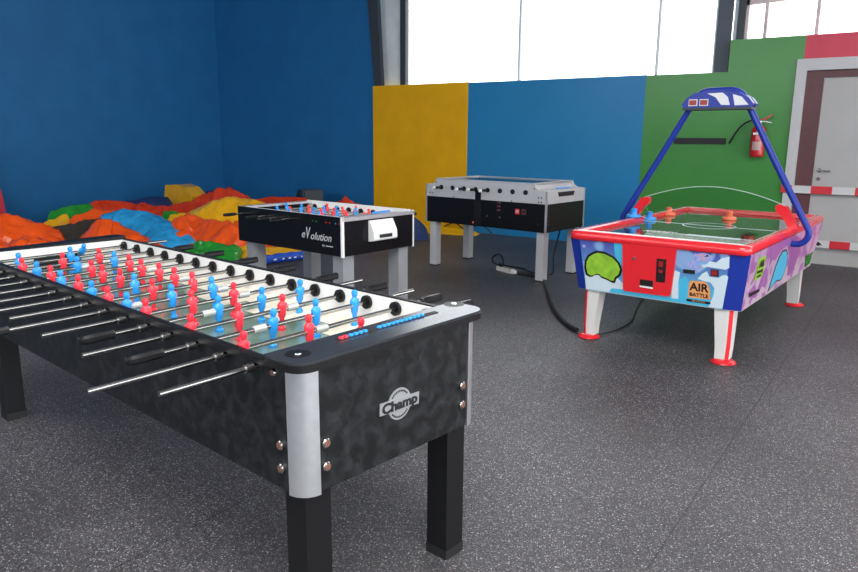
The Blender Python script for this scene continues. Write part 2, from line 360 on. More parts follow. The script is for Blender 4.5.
# top frame
ol = corner_outline(L + .04, Wd + .05, .05)
def shift(pts, du, dv): return [(a + du, b + dv) for a, b in pts]
def sub_rect(name, u0, u1, v0, v1, z0, z1, m, rc=(0, 0, 0, 0), bevel=.004):
    """rectangle with chosen corners rounded, order (u0v0,u1v0,u1v1,u0v1)"""
    out = []
    for (cu, cv, su, sv, a0), r in zip(((u0, v0, 1, 1, pi), (u1, v0, -1, 1, 1.5 * pi), (u1, v1, -1, -1, 0), (u0, v1, 1, -1, .5 * pi)), rc):
        if r == 0: out.append((cu, cv)); continue
        for i in range(8):
            a = a0 + i * pi / 2 / 7; out.append((cu + su * r + r * cos(a), cv + sv * r + r * sin(a)))
    return MB().prism(out, 2, z0, z1).build(name, m, T, bevel=bevel)
pl = sub_rect('end_plate', -.022, .125, -.022, Wd + .016, zt, H + .004, M['rail'], (.055, 0, 0, .055))
fp = sub_rect('end_plate', L - .09, L + .02, -.022, Wd - .015, zt, H + .014, M['black'], (0, .05, .05, 0))
for v_ in fp.data.vertices: v_.co.z += -.020 * (1 + v_.co.y / Wd)
sub_rect('top_rail', .125, L - .09, -.012, .012, zt - .014, H - .016, M['black'])
sub_rect('top_rail', .125, L - .09, Wd - .035, Wd - .018, zt, H, M['black'])
sub_rect('plate_edge', -.0245, .124, -.0245, Wd + .0185, zt - .003, H - .004, M['black'], (.055, 0, 0, .055))
pe = [o for o in T.children if o.name.startswith('plate_edge')][0]
for o in (pl, pe): o.rotation_euler.x = -.013; o.location.y = -.0115
# inside
PZ = .762
MB().box(.13, L - .1, .02, Wd - .04, PZ - .01, PZ).build('playfield', M['pitch'], T)
MB().box(.125, L - .09, Wd - .045, Wd - .031, PZ - .01, H - .006).build('inner_wall', M['white'], T)
MB().box(.125, L - .09, .0125, .02, PZ - .01, H - .034).build('inner_wall', M['white'], T)
iw = MB().box(L - .105, L - .091, .02, Wd - .045, PZ - .01, H - .006).build('inner_wall', M['white'], T)
MB().box(.126, .135, .02, Wd - .045, PZ - .01, H - .03).build('inner_wall', M['white'], T)
MB().box(L - .112, L - .106, .24, .46, PZ + .004, PZ + .072).build('goal_mouth', M['blackm'], iw)
MB().prism([(Wd - .15, PZ + .001), (Wd - .046, PZ + .001), (Wd - .046, PZ + .02)], 0, .14, L - .11).build('sloped_edge_strip', M['cream'], T)
for k, (a, b) in enumerate(((.30, .55), (.72, 1.0), (1.15, 1.42))):
    MB().box(a, b, .50, .615, PZ + .0005, PZ + .002).build('field_marking', M['cream'], T)
# counting groove with beads and the small round fittings on the end plate
MB().box(.064, .084, .195, .62, H + .0035, H + .006).build('counter_groove', M['blackm'], pl)
bead = MB().lathe((0, 0, 0), [(.002, -.007), (.0075, -.005), (.0085, 0), (.0075, .005), (.002, .007)], 10)
bead_b = bead.mesh('score_bead', M['blue'], smooth=True)
bead = MB().lathe((0, 0, 0), [(.002, -.007), (.0075, -.005), (.0085, 0), (.0075, .005), (.002, .007)], 10)
bead_r = bead.mesh('score_bead', M['red'], smooth=True)
vv = [.208, .225] + [.245 + .019 * i for i in range(4)] + [.36 + .019 * i for i in range(11)]
for i, v in enumerate(vv): link('score_bead', bead_r if i < 2 else bead_b, pl, (.074, -v, H + .006))
for u, v in ((.058, .041), (.1, .742)):
    MB().lathe((u, v, H + .003), [(.036, 0), (.036, .0015)], 24).build('ball_inlet', M['black'], pl, smooth=True)
    MB().lathe((u, v, H + .0045), [(.011, 0), (.010, .003)], 16).build('screw', M['chrome'], pl, smooth=True)
for v, z in ((.080, .638), (.080, .569), (.668, .647), (.668, .580)): bolt(T, 0, v, z, 'u', .0145)
for u, z in ((.090, .630), (.090, .562)): bolt(T, u, 0, z, 'v', .0145)
bolt(T, .109, 0, .835, 'v', .011)
# badge on the end panel
bz = .669; bv = .369
bd = MB(); n = 28
bd.tube([(0, bv, bz), (-.003, bv, bz)], .050, n)
bd.build('badge', M['badge'], ep, smooth=True)
tb = MB(); rl = radians(2)
tb.box(-.0045, -.001, -.084, .084, -.019, .019); tb.bm.transform(Matrix.Translation((0, -bv, bz)) @ Matrix.Rotation(rl, 4, 'X'))
tb.build('badge_banner', M['badge'], ep)
text('Champ', .043, M['text_black'], ep, frame_u0(-.0048, bv, bz - .001), bold=.0019, sx=1.22)
for sz in (1, -1):     # the small worn lettering around the badge reads only as a row of dark ticks
    for k in range(-5, 6):
        an = pi / 2 + k * .17; y, z = bv + .041 * cos(an), bz + sz * .041 * sin(an)
        MB().box(-.0038, -.0028, y - .0022, y + .0022, z - .003, z + .003).build('badge_print', M['text_black'], ep)
a_, lw = .029, .09
for u in (a_, L - a_ - lw):
    for v in (a_, Wd - a_ - lw): leg(T, u, v, lw, HB + .01, M['black'])
# rods
U0, DU, RZ = .341, .1523, .836
MEN = {-1: [('r', .39)], 0: [('r', .058), ('r', .305)], 1: [('b', .274), ('b', .457), ('b', .639)], 2: [('r', .06), ('r', .242), ('r', .424)], 3: [('b', .258), ('b', .443), ('b', .623)],
 4: [('r', .063), ('r', .242), ('r', .419)], 5: [('b', .066), ('b', .244), ('b', .421)], 6: [('r', .066), ('r', .243), ('r', .422)], 7: [('b', .068), ('b', .244), ('r', .421)],
 8: [('r', .079), ('r', .253), ('r', .431)], 9: [('b', .071), ('r', .245), ('r', .425)], 10: [('r', .087), ('r', .263), ('r', .441)], 11: [('b', .082), ('b', .26), ('b', .436)],
 12: [('r', .074), ('r', .254), ('r', .43)], 13: [('b', .11), ('b', .351)], 14: [('b', .469)]}
SP = {0: [.355], 1: [.220], 2: [.470], 3: [.218], 4: [.465], 5: [.095, .465], 7: [.465], 9: [.47], 11: [.30]}
ENDS = {-1: (-.288, .84), 0: (-.398, .84), 1: (-.115, .955), 2: (-.285, .84), 3: (-.12, .955), 4: (-.285, .84), 5: (-.33, .80), 6: (-.28, .84), 7: (-.36, .80), 8: (-.45, .84), 9: (-.36, .80), 10: (-.45, .84), 11: (-.36, .80), 12: (-.45, .84), 13: (-.36, .80), 14: (-.40, .95)}
for i in range(-1, 15):
    u = U0 + DU * i; A = i % 2 == 0 or i == -1; e0, e1 = ENDS[i]
    r = link('rod', rod_mesh(e0, e1), T, (u, 0, RZ), (-.017, 0, 0))
    link('bearing', BEAR, r, (0, -(Wd - .047), 0), (0, 0, 0))
    link('collar', COLR, r, (0, .028, 0))
    if A and i < 14: link('handle', HN, r, (0, -.835, 0))
    elif not A: link('handle', HN, r, (0, -e0 + .115, 0))
    for c, v in MEN.get(i, []):
        tilt = -.75 if i == 14 else random.uniform(-.12, .12)
        link('player', PR if c == 'r' else PB, r, (0, -v, 0), (0, tilt, 0))
    for v in SP.get(i, []): link('spring', SPR, r, (0, -v, 0))

# ------------------------------------------------------------------ middle foosball table with the script logo
BX, BY, BA = -3.38619, 3.78009, radians(174.65)
L2, W2, B2, H2 = 1.262, .779, .603, .892
T2 = thing('foosball_table', 'black foosball table with white edge trim, grey legs and a white ball-return box', 'foosball table', (BX, BY, 0), BA)
sp2 = MB().box(.02, L2, 0, .02, B2, H2 - .004).build('side_panel', M['blk_gloss'], T2)
MB().box(.02, L2, W2 - .02, W2, B2, H2 - .004).build('side_panel', M['blk_gloss'], T2)
e2 = MB().box(0, .02, .014, W2 - .014, B2, H2 - .035).build('end_panel', M['blk_gloss'], T2)
MB().box(L2 - .02, L2, .02, W2 - .02, B2, H2 - .01).build('end_panel', M['blk_gloss'], T2)
MB().box(.02, L2 - .02, .02, W2 - .02, B2, B2 + .015).build('bottom_board', M['blackm'], T2)
for v in (0, W2):
    s = -1 if v == 0 else 1; R = .03
    pts = [(R, v), (R, v - s * R)] if 0 else []
    pts = [(-.004 + R - R * cos(i * pi / 12) * 1.0 if False else -.004 + R * (1 - sin(i * pi / 12)), v + s * .004 - s * R * (1 - cos(i * pi / 12))) for i in range(7)]
    pts += [(.006, v - s * .028), (R, v - s * .006)]
    pts = [(.016, v + s * .002), (.004, v + s * .002), (-.002, v - s * .001), (-.004, v - s * .006), (-.004, v - s * .016), (.010, v - s * .016), (.016, v - s * .008)]
    MB().prism(pts, 2, B2 - .006, H2 - .003).build('corner_post', M['white'], T2)
MB().box(-.004, .075, .001, W2 - .001, H2 - .034, H2 - .006).build('end_plate', M['alu'], T2, bevel=.003)
MB().box(L2 - .07, L2, .02, W2 - .02, H2 - .02, H2 - .003).build('end_plate', M['alu'], T2)
MB().box(.02, L2 - .02, .02, .034, .76, H2 - .003).build('inner_wall', M['white'], T2)
MB().box(.02, L2 - .0, W2 - .034, W2 - .02, .76, H2 + .002).build('inner_wall', M['white'], T2)
MB().box(.07, L2 - .07, .034, W2 - .034, .768, .778).build('playfield', M['cream'], T2)
cb = MB()
cb.prism([(0, .846), (-.012, .848), (-.015, .84), (-.055, .765), (-.06, .708), (-.05, .696), (0, .69)], 1, .265, .52)
bx = cb.build('ball_return', M['white'], e2, bevel=.006)
MB().box(-.0625, -.054, .325, .46, .716, .742).build('ball_slot', M['blackm'], bx)
text('e', .085, M['lightgrey'], sp2, frame_v0(.435, -.0006, .733), bold=.0006, shear=.3, sx=1.0)
text('olution', .080, M['lightgrey'], sp2, frame_v0(.235, -.0006, .727), bold=.0006, shear=.3, sx=1.02)
text('V', .125, M['lightgrey'], sp2, frame_v0(.385, -.0006, .742), bold=.001, shear=.25, sx=.62)
text('by', .026, M['lightgrey'], sp2, frame_v0(.205, -.0006, .668))
MB().box(.10, .18, -.001, .0, .664, .671).build('lettering', M['lightgrey'], sp2)
for u in (.035, L2 - .165):
    for v in (.035, W2 - .145): leg(T2, u, v, .11, B2 + .01, M['greyleg'])
hm_s = handle_mesh('handle', M['rubber'], .11, .015)
men_n = [1, 2, 3, 5, 5, 3, 2, 1]; men_c = 'rrbrbrbb'
r2A, r2B = rod_mesh(-.12, .90), rod_mesh(-.10, 1.02)
for i in range(8):
    u = .125 + .147 * i; near = men_c[i] == 'r'
    r = link('rod', rod_mesh(-.11, .90) if i in (7, 5, 4, 3) else rod_mesh(.03, .84), T2, (u, 0, .838))
    link('bearing', BEAR, r, (0, -(W2 - .034), 0))
    if i in (7, 5, 4, 3): link('handle', hm_s, r, (0, .21, 0))
    else: link('handle', hm_s, r, (0, -.835, 0))
    n = men_n[i]
    for k in range(n):
        v = W2 / 2 + (k - (n - 1) / 2) * (.2 if n == 3 else .24 if n == 2 else .12) + (.04 if i % 2 else -.05)
        link('player', PR if near else PB, r, (0, -v, 0), (0, random.uniform(-.5, .5), 0))
for k in range(10): link('score_bead', bead_b, T2, (.045, -(.36 + .02 * k), H2 + .004))
for u, c in ((.03, 'red'), (.07, 'blue'), (.13, 'red'), (.17, 'red'), (.28, 'green'), (.32, 'green')):
    mb = MB(); mb.cyl((u, -.001, .842), (u, .002, .842), .006, 8); mb.build('indicator_stud', M['ahred'] if c == 'red' else M['pvc_blue'] if c == 'blue' else M['pvc_green'], sp2)

# ------------------------------------------------------------------ far foosball table with the covered top
CX, CY, CA = -3.06882, 6.47719, radians(174.36)
L3, W3, B3, H3, S3, K3 = 1.591, .784, .517, .942, 1.0, .805
T3 = thing('foosball_table', 'grey and black coin-operated foosball table with a clear cover near the sky-blue wall', 'foosball table', (CX, CY, 0), CA)
for v0, v1 in ((0, .022), (W3 - .022, W3)):
    out = [(.004, B3 + .29), (.004, H3 - .008), (.03, H3)]
    for i in range(7):
        a = i * pi / 12; out.append((.06 + .085 * sin(a), H3 + .058 * (1 - cos(a)) + .0))
    out += [(.16, S3), (L3 - .16, S3)]
    for i in range(7):
        a = pi / 2 - i * pi / 12; out.append((L3 - (.06 + .085 * sin(a)), H3 + .058 * (1 - cos(a))))
    out += [(L3 - .03, H3), (L3 - .004, H3 - .008), (L3 - .004, K3)]
    up = MB().prism(out, 1, v0, v1).build('upper_side_panel', M['lightgrey'], T3)
    lo = MB().box(.004, L3 - .004, v0 + .003, v1 - .003, B3, K3).build('side_panel', M['blk_gloss'], T3)
    if v0 == 0: up3, lo3 = up, lo
for u0, u1 in ((.004, .026), (L3 - .026, L3 - .004)):
    MB().box(u0, u1, .022, W3 - .022, K3, H3 - .002).build('upper_end_panel', M['lightgrey'], T3)
    MB().box(u0 + .002, u1 - .002, .022, W3 - .022, B3, K3).build('end_panel', M['blk_gloss'], T3)
for u in (0, L3 - .014):
    for v in (0, W3 - .014): MB().box(u - .002, u + .016, v - .002, v + .016, B3 - .006, H3 - .003).build('corner_trim', M['alu'], T3, bevel=.003)
MB().box(.02, L3 - .02, .02, W3 - .02, B3, B3 + .012).build('bottom_board', M['alu'], T3)
for u0, u1 in ((.024, .15), (L3 - .15, L3 - .024)): MB().box(u0, u1, .022, W3 - .022, H3 - .022, H3 - .004).build('end_shelf', M['lightgrey'], T3)
for k in range(12): link('score_bead', bead_b, T3, (.085, -(.33 + .025 * k), H3 + .006))
MB().box(.155, .165, .022, W3 - .022, .79, S3 - .008).build('inner_wall', M['lightgrey'], T3)
MB().box(L3 - .165, L3 - .155, .022, W3 - .022, .79, S3 - .008).build('inner_wall', M['lightgrey'], T3)
MB().box(.16, L3 - .16, .022, W3 - .022, .795, .805).build('playfield', M['pitch'], T3)
lid = MB().box(.168, L3 - .168, .024, W3 - .024, S3 - .006, S3 - .001).build('clear_cover', M['acrylic'], T3)
fr = MB(); fr.box(.15, L3 - .15, -.002, .03, S3, S3 + .010).box(.15, L3 - .15, W3 - .03, W3 + .002, S3, S3 + .010).box(.15, .18, .03, W3 - .03, S3 - .008, S3 + .010).box(L3 - .18, L3 - .15, .03, W3 - .03, S3 - .008, S3 + .010)
fr.build('cover_frame', M['alu'], T3)
# recessed grip in the end
MB().prism([(.215, .918), (.56, .918), (.535, .872), (.24, .872)], 0, -.0005, .006).build('grip_recess', M['blackm'], T3)
for i in range(8):
    u = .251 + .159 * i
    r = link('rod', rod_mesh(-.02, W3 + .02), T3, (u, 0, .913))
    mb = MB(); mb.cyl((0, -.008, 0), (0, .03, 0), .026, 18); mb.build('bearing', M['rubber'], r, smooth=True)
    nn = men_n[i]
    for k in range(nn): link('player', PR if men_c[i] == 'r' else PB, r, (0, -(W3 / 2 + (k - (nn - 1) / 2) * (.12 if nn > 3 else .2)), 0))
    if i in (7, 5, 4, 3) or i == 6:
        if i != 6:
            hb = handle_mesh('handle', M['rubber'], .11, .015); link('handle', hb, r, (0, .125, 0))
            mb = MB(); mb.cyl((0, -.145, 0), (0, -.123, 0), .016, 14); mb.build('handle_cap', M['white'], r, smooth=True)
    else: link('handle', hm_s, r, (0, -W3 - .02, 0))
MB().box(.815, .885, -.012, 0, .79, .905).build('coin_mechanism', M['blk_gloss'], T3, bevel=.003)
MB().box(.80, .90, -.008, .003, .53, .80).build('coin_door', M['black'], lo3, bevel=.003)
for u, z, m in ((.895, .775, 'chrome'), (.725, .64, 'chrome'), (.56, .635, 'chrome'), (.91, .555, 'orange')):
    mb = MB(); mb.cyl((u, -.006, z), (u, .003, z), .010, 12); mb.build('lock', M[m], lo3)
for u in (.345, .265):
    MB().box(u - .026, u + .026, -.004, .003, .685, .74).build('price_plate', M['tape_red'] if u > .3 else M['maroon'], lo3)
    MB().box(u - .017, u + .017, -.0055, -.0035, .70, .728).build('plate_window', M['gauge'] if u > .3 else M['coin'], lo3)
for z in (.70, .74, .78): MB().box(.56, .60, -.003, .003, z, z + .02).build('warning_mark', M['maroon'], lo3)
for u, z in ((.06, .87), (.095, .87), (.06, .825), (.095, .825), (L3 - .06, .845), (L3 - .095, .845), (.15, .955), (L3 - .15, .965), (.42, .815), (1.19, .815), (.095, .60)):
    mb = MB(); mb.cyl((u, -.003, z), (u, .002, z), .008, 10); mb.build('screw', M['steel_dark'], up3 if z > K3 else lo3)
for z in (.60, .64):
    mb = MB(); mb.cyl((-.003, .05, z), (.005, .05, z), .008, 10); mb.build('screw', M['chrome'], T3)
for u in (.036, L3 - .121):
    for v in (.036, W3 - .121): leg(T3, u, v, .088, B3 + .01, M['lightgrey'], .014)

# ------------------------------------------------------------------ air hockey table
DX_, DY_, DA = -2.06876, 4.73741, radians(86.62)
L4, W4, H4, B4 = 2.449, 1.248, .806, .372
T4 = thing('air_hockey_table', 'red and blue air hockey table with an overhead scoring arch and cartoon sky graphics', 'air hockey table', (DX_, DY_, 0), DA)
ct, cbm = .105, .09; it, ib = .03, .10    # chamfers and insets at top and bottom
ZT = .758
def octo(i, c, z, e=0): # eight corners: front chamfer etc.
    return [(i, i + c, z), (i + c * .25, i, z), (L4 - i - c * .25, i, z), (L4 - i, i + c, z), (L4 - i, W4 - i - c, z), (L4 - i - c * .25, W4 - i, z), (i + c * .25, W4 - i, z), (i, W4 - i - c, z)]
TOPO = [(.02, .085, ZT), (.045, .004, ZT), (L4 - .045, .004, ZT), (L4 - .02, .085, ZT), (L4 - .02, W4 - .12, ZT), (L4 - .045, W4 - .004, ZT), (.045, W4 - .004, ZT), (.02, W4 - .12, ZT)]
BOTO = [(.10, .12, B4), (.125, .05, B4), (L4 - .125, .05, B4), (L4 - .10, .12, B4), (L4 - .10, W4 - .16, B4), (L4 - .125, W4 - .05, B4), (.125, W4 - .05, B4), (.10, W4 - .16, B4)]
def lerp(a, b, t): return tuple(a[k] + (b[k] - a[k]) * t for k in range(3))
def slab(i, j, name, m, depth=.012, t0=0, t1=1, parent=T4, out=0.0):
    """panel of the tapering body between outline corners i and j"""
    a, b, c, d2 = TOPO[i], TOPO[j], BOTO[j], BOTO[i]
    cen = Vector((L4 / 2, W4 / 2, .5))
    nrm = (Vector(b) - Vector(a)).cross(Vector(d2) - Vector(a)).normalized()
    if nrm.dot(Vector(a) - cen) < 0: nrm = -nrm
    q = [Vector(x) + nrm * out for x in (a, b, c, d2)]; q2 = [x - nrm * depth for x in q]
    return MB().hexa([tuple(x) for x in q] + [tuple(x) for x in q2]).build(name, m, parent)
# order of corners: 0-7 is the front (u small): between 7 and 0
front = slab(7, 0, 'front_panel', M['front_print'])
slab(0, 1, 'corner_panel', M['ahblue'], out=.002); slab(6, 7, 'corner_panel', M['ahblue'], out=.002)
slab(2, 3, 'corner_panel', M['ahblue'], out=.002); slab(4, 5, 'corner_panel', M['ahblue'], out=.002)
side = slab(5, 6, 'side_panel', M['side_print']); slab(1, 2, 'side_panel', M['side_print']); slab(3, 4, 'rear_panel', M['front_print'])
MB().prism([(a, b) for a, b, _ in BOTO], 2, B4 - .003, B4 + .012).build('bottom_board', M['lightgrey'], T4)
# mapping helpers onto the leaning panels: v,z on front; u,z on the side
def fr_u(z): t = (ZT - z) / (ZT - B4); return .02 + .08 * t
def decal_front(name, poly, m, off=.003, th=.002, parent=front):
    mb = MB(); a = [mb.V((fr_u(z) - off, v, z)) for v, z in poly]; b = [mb.V((fr_u(z) - off + th, v, z)) for v, z in poly]
    mb.face(a); mb.face(b[::-1]); n = len(a)
    for i in range(n): mb.face([a[i], a[(i + 1) % n], b[(i + 1) % n], b[i]])
    return mb.build(name, m, parent)
def sd_v(z): t = (ZT - z) / (ZT - B4); return W4 - .004 - .046 * t
def decal_side(name, poly, m, off=.003, th=.002, parent=side):
    mb = MB(); a = [mb.V((u, sd_v(z) + off, z)) for u, z in poly]; b = [mb.V((u, sd_v(z) + off - th, z)) for u, z in poly]
    mb.face(a); mb.face(b[::-1]); n = len(a)
    for i in range(n): mb.face([a[i], a[(i + 1) % n], b[(i + 1) % n], b[i]])
    return mb.build(name, m, parent)
def blob(cx, cz, rx, rz, n=28, wob=.0, ph=0, k=3):
    return [(cx + rx * cos(2 * pi * i / n) * (1 + wob * sin(k * 2 * pi * i / n + ph)), cz + rz * sin(2 * pi * i / n) * (1 + wob * sin(k * 2 * pi * i / n + ph))) for i in range(n)]
# rim: a fat rounded bar around the field
def rim():
    rings = []; ro = [(.0, .09), (.05, .0)]
    out = []
    for cx, cy, a0 in ((.07, .07, pi), (L4 - .07, .07, 1.5 * pi), (L4 - .07, W4 - .07, 0), (.07, W4 - .07, .5 * pi)):
        for i in range(9):
            a = a0 + i * pi / 16; out.append((cx, cy, cos(a), sin(a)))
    prof = [(.07, .748), (.079, .757), (.082, .776), (.078, .796), (.066, .808), (.045, .812), (.020, .810), (.008, .804), (.004, .79), (.004, .752)]
    mb = MB(); R = []
    for cx, cy, a, b in out:
        R.append([mb.V((cx + a * (p - .01), cy + b * (p - .01), z)) for p, z in prof])
    for i in range(len(R)):
        x, y = R[i], R[(i + 1) % len(R)]
        for k in range(len(prof)): mb.face([x[k], x[(k + 1) % len(prof)], y[(k + 1) % len(prof)], y[k]])
    return mb.build('rim', M['ahred'], T4, smooth=True)
rm = rim()
fl = MB().box(.062, L4 - .062, .062, W4 - .062, .765, .778).build('playfield', M['field'], T4)
# gloss highlight built as a white front bar; thin aluminium line along the sides
MB().box(.044, .064, .06, W4 - .06, .779, .815).build('front_rim_highlight', M['white'], rm)
al = MB(); al.box(.064, L4 - .066, .056, .062, .779, .811).box(.064, L4 - .066, W4 - .062, W4 - .056, .779, .811)
al.build('side_edge_strip', M['alu'], rm)
# markings on the playfield
MB().box(L4 / 2 - .012, L4 / 2 + .012, .064, W4 - .064, .778, .7786).build('centre_line', M['cloud'], fl)
def ring(mb, cu, cv, r0, r1, z0, z1, n=32, a0=0, a1=2 * pi):
    pts = []
    for i in range(n):
        t, t2 = a0 + (a1 - a0) * i / n, a0 + (a1 - a0) * (i + 1) / n
        mb.hexa([(cu + r0 * cos(t), cv + r0 * sin(t), z0), (cu + r1 * cos(t), cv + r1 * sin(t), z0), (cu + r1 * cos(t2), cv + r1 * sin(t2), z0), (cu + r0 * cos(t2), cv + r0 * sin(t2), z0),
                 (cu + r0 * cos(t), cv + r0 * sin(t), z1), (cu + r1 * cos(t), cv + r1 * sin(t), z1), (cu + r1 * cos(t2), cv + r1 * sin(t2), z1), (cu + r0 * cos(t2), cv + r0 * sin(t2), z1)])
mb = MB(); ring(mb, L4 / 2, W4 / 2, .19, .205, .778, .7786); mb.build('centre_circle', M['cloud'], fl)
MB().box(.56, .575, .58, 1.10, .778, .7786).build('goal_line_mark', M['cloud'], fl)
MB().box(.535, .60, .67, 1.04, .778, .7788).build('goal_line_mark', M['cloud'], fl)
Xv = Vector((0, -1, 0)); Yv = Vector((1, 0, 0)); Zv = Vector((0, 0, 1))
tm = Matrix(((0, 1, 0, .59), (-1, 0, 0, -.455), (0, 0, 1, .7788), (0, 0, 0, 1)))
text('HARREX', .12, M['text_white'], fl, tm, bold=.001, shear=.2, sx=.5, ext=.0003)
# coin door on the front
cdp = decal_front('coin_door', [(.415, .757), (.791, .757), (.772, .580), (.751, .425), (.74, .410), (.425, .405), (.413, .415)], M['ahred'], .016, .015)
cdp['label'] = 'red coin door in the middle of the front'
decal_front('coin_slot', [(.659, .672), (.724, .672), (.714, .507), (.651, .506)], M['coin'], .019, .003, cdp)
decal_front('coin_slot_light', [(.674, .657), (.705, .657), (.702, .615), (.671, .615)], M['led'], .0215, .002, cdp)
decal_front('coin_slot_light', [(.674, .595), (.700, .595), (.698, .573), (.672, .573)], M['led'], .0215, .002, cdp)
decal_front('return_tray', [(.540, .508), (.631, .510), (.630, .462), (.538, .464)], M['coin'], .019, .003, cdp)
decal_front('tray_lip', [(.538, .464), (.630, .462), (.630, .450), (.538, .452)], M['white'], .021, .004, cdp)
mb = MB(); mb.cyl((fr_u(.655) - .022, .502, .655), (fr_u(.655) - .014, .502, .655), .011, 12); mb.build('lock', M['chrome'], cdp)
decal_front('printed_cloud', [(.118, .53), (.120, .376), (.44, .376), (.44, .452), (.395, .462), (.36, .50), (.33, .54), (.28, .53), (.22, .535), (.165, .525)], M['cloud'], .0022)
decal_front('printed_cloud', [(.345, .755), (.413, .755), (.413, .58), (.385, .60), (.355, .65)], M['cyan'], .0024)
decal_front('printed_cloud', [(.30, .376), (1.04, .376), (1.03, .40), (.90, .402), (.80, .40), (.70, .398), (.60, .408), (.52, .402), (.40, .412), (.32, .408)], M['cyan'], .0024)
decal_front('printed_cloud', [(.765, .60), (.81, .59), (.80, .52), (.84, .47), (.84, .376), (.752, .376)], M['cloud'], .0022)
decal_front('printed_cloud', [(.80, .53), (.84, .565), (.868, .54), (.868, .425), (1.01, .425), (1.02, .50), (1.05, .50), (1.05, .376), (.80, .376)], M['cyan'], .0023)
cl = [(.925, .56), (.955, .60), (.985, .62), (1.0, .585), (1.06, .585), (1.075, .60), (1.10, .61), (1.118, .60), (1.088, .376), (1.0, .376), (1.015, .42), (1.03, .46), (1.035, .51), (1.01, .545), (.975, .55)]
decal_front('printed_cloud', cl, M['cloud'], .0026)
decal_front('printed_cloud', [(.935, .625), (.95, .66), (.98, .665), (1.0, .69), (1.04, .685), (1.07, .715), (1.12, .735), (1.122, .66), (1.10, .645), (1.03, .648), (.985, .65)], M['cloud'], .0026)
for v, z, r in ((.912, .635, .011), (.93, .615, .010), (.895, .665, .016), (.875, .64, .012), (.925, .69, .012), (.945, .645, .012), (.86, .655, .010), (.91, .72, .013)): decal_front('printed_bubble', blob(v, z, r, r, 14), M['lilac'], .0026)
decal_front('printed_fan', blob(.963, .715, .05, .026, 24), M['lilac'], .0030)
for q in range(3):
    a = .5 + q * 2 * pi / 3
    decal_front('printed_fan_blade', [(.963, .715), (.963 + .032 * cos(a - .25), .715 + .024 * sin(a - .25)), (.963 + .034 * cos(a + .25), .715 + .026 * sin(a + .25))], M['orangep'] if q else M['text_black'], .0045)
gb = [(.127, .589), (.150, .632), (.185, .655), (.219, .671), (.279, .668), (.337, .645), (.380, .606), (.398, .556), (.385, .515), (.355, .488), (.345, .458), (.325, .456), (.292, .470), (.246, .482), (.225, .50), (.199, .495), (.178, .480), (.157, .477), (.130, .489), (.121, .542)]
gc = (.26, .565)
decal_front('green_blob_outline', [(gc[0] + (x - gc[0]) * 1.05, gc[1] + (z - gc[1]) * 1.06) for x, z in gb], M['text_black'], .0034)
decal_front('green_blob', [(gc[0] + (x - gc[0]) * .93, gc[1] + (z - gc[1]) * .91) for x, z in gb], M['green'], .0046)
decal_front('printed_diamond', [(.118, .715), (.134, .70), (.118, .685), (.104, .70)], M['lilac'], .003)
decal_front('speaker_slot', [(.832, .616), (.908, .617), (.908, .590), (.833, .590)], M['coin'], .006, .005)
decal_front('red_display', [(1.009, .638), (1.058, .638), (1.058, .592), (1.010, .592)], M['coin'], .008, .007)
decal_front('display_face', [(1.014, .631), (1.050, .631), (1.050, .599), (1.014, .599)], M['led'], .0095, .002)
sign = decal_front('air_badge', [(.872, .528), (.885, .542), (.969, .548), (.995, .530), (1.008, .484), (1.011, .429), (.95, .425), (.865, .422)], M['orangep'], .0046)
tilt = -atan2(.08, ZT - B4)
tl = lambda v, z: frame_u0(fr_u(z) - .0062, v, z, tilt=atan2(.08, ZT - B4))
text('AIR', .078, M['text_black'], front, tl(.937, .500), bold=.002, sx=1.0)
text('BATTLE', .036, M['text_black'], front, tl(.937, .447), bold=.001, sx=1.0)
decal_front('black_strip', [(.856, .411), (1.012, .411), (1.012, .394), (.856, .394)], M['text_black'], .0046)
text('AIR HOCKEY', .015, M['orangep'], front, tl(.935, .4025), ext=.0003)
# graphics on the long side
text('AIR', .085, M['text_black'], side, Matrix(((1, 0, 0, .375), (0, 0, -1, -(sd_v(.655) + .006)), (0, 1, 0, .660), (0, 0, 0, 1))), bold=.002, sx=.9)
decal_side('green_badge', [(.275, .705), (.455, .700), (.49, .555), (.275, .550)], M['green'], .0035)
decal_side('black_strip', [(.225, .475), (.50, .462), (.51, .438), (.235, .446)], M['text_black'], .0035)
decal_side('badge_mark', [(.30, .615), (.45, .61), (.45, .590), (.30, .595)], M['text_black'], .005)
decal_side('badge_mark', [(.32, .58), (.42, .578), (.42, .563), (.32, .565)], M['text_black'], .005)
cb_ = [(.80, .40), (.83, .48), (.85, .56), (.90, .63), (.97, .665), (1.08, .66), (1.18, .61), (1.22, .54), (1.21, .46), (1.17, .43), (1.10, .424), (1.05, .435), (.98, .442), (.90, .42)]
cc = (1.01, .54)
decal_side('cyan_blob_outline', [(cc[0] + (x - cc[0]) * 1.07, cc[1] + (z - cc[1]) * 1.07) for x, z in cb_], M['text_black'], .0032)
decal_side('cyan_blob', [(cc[0] + (x - cc[0]) * .97, cc[1] + (z - cc[1]) * .96) for x, z in cb_], M['cyan'], .0045)
decal_side('purple_splash', [(.57, .753), (1.3, .753), (1.55, .70), (1.72, .553), (1.62, .52), (1.55, .42), (1.40, .416), (1.32, .50), (1.25, .60), (1.1, .70), (.9, .68), (.78, .62), (.70, .64), (.64, .60)], M['purple'], .0022)
decal_side('purple_splash', [(.50, .58), (.56, .61), (.62, .57), (.70, .48), (.66, .44), (.58, .47), (.50, .45), (.44, .40), (.40, .42), (.46, .50)], M['purple'], .0024)
decal_side('teal_patch', [(1.96, .505), (2.306, .50), (2.276, .395), (2.05, .392)], M['pvc_green'], .0024)
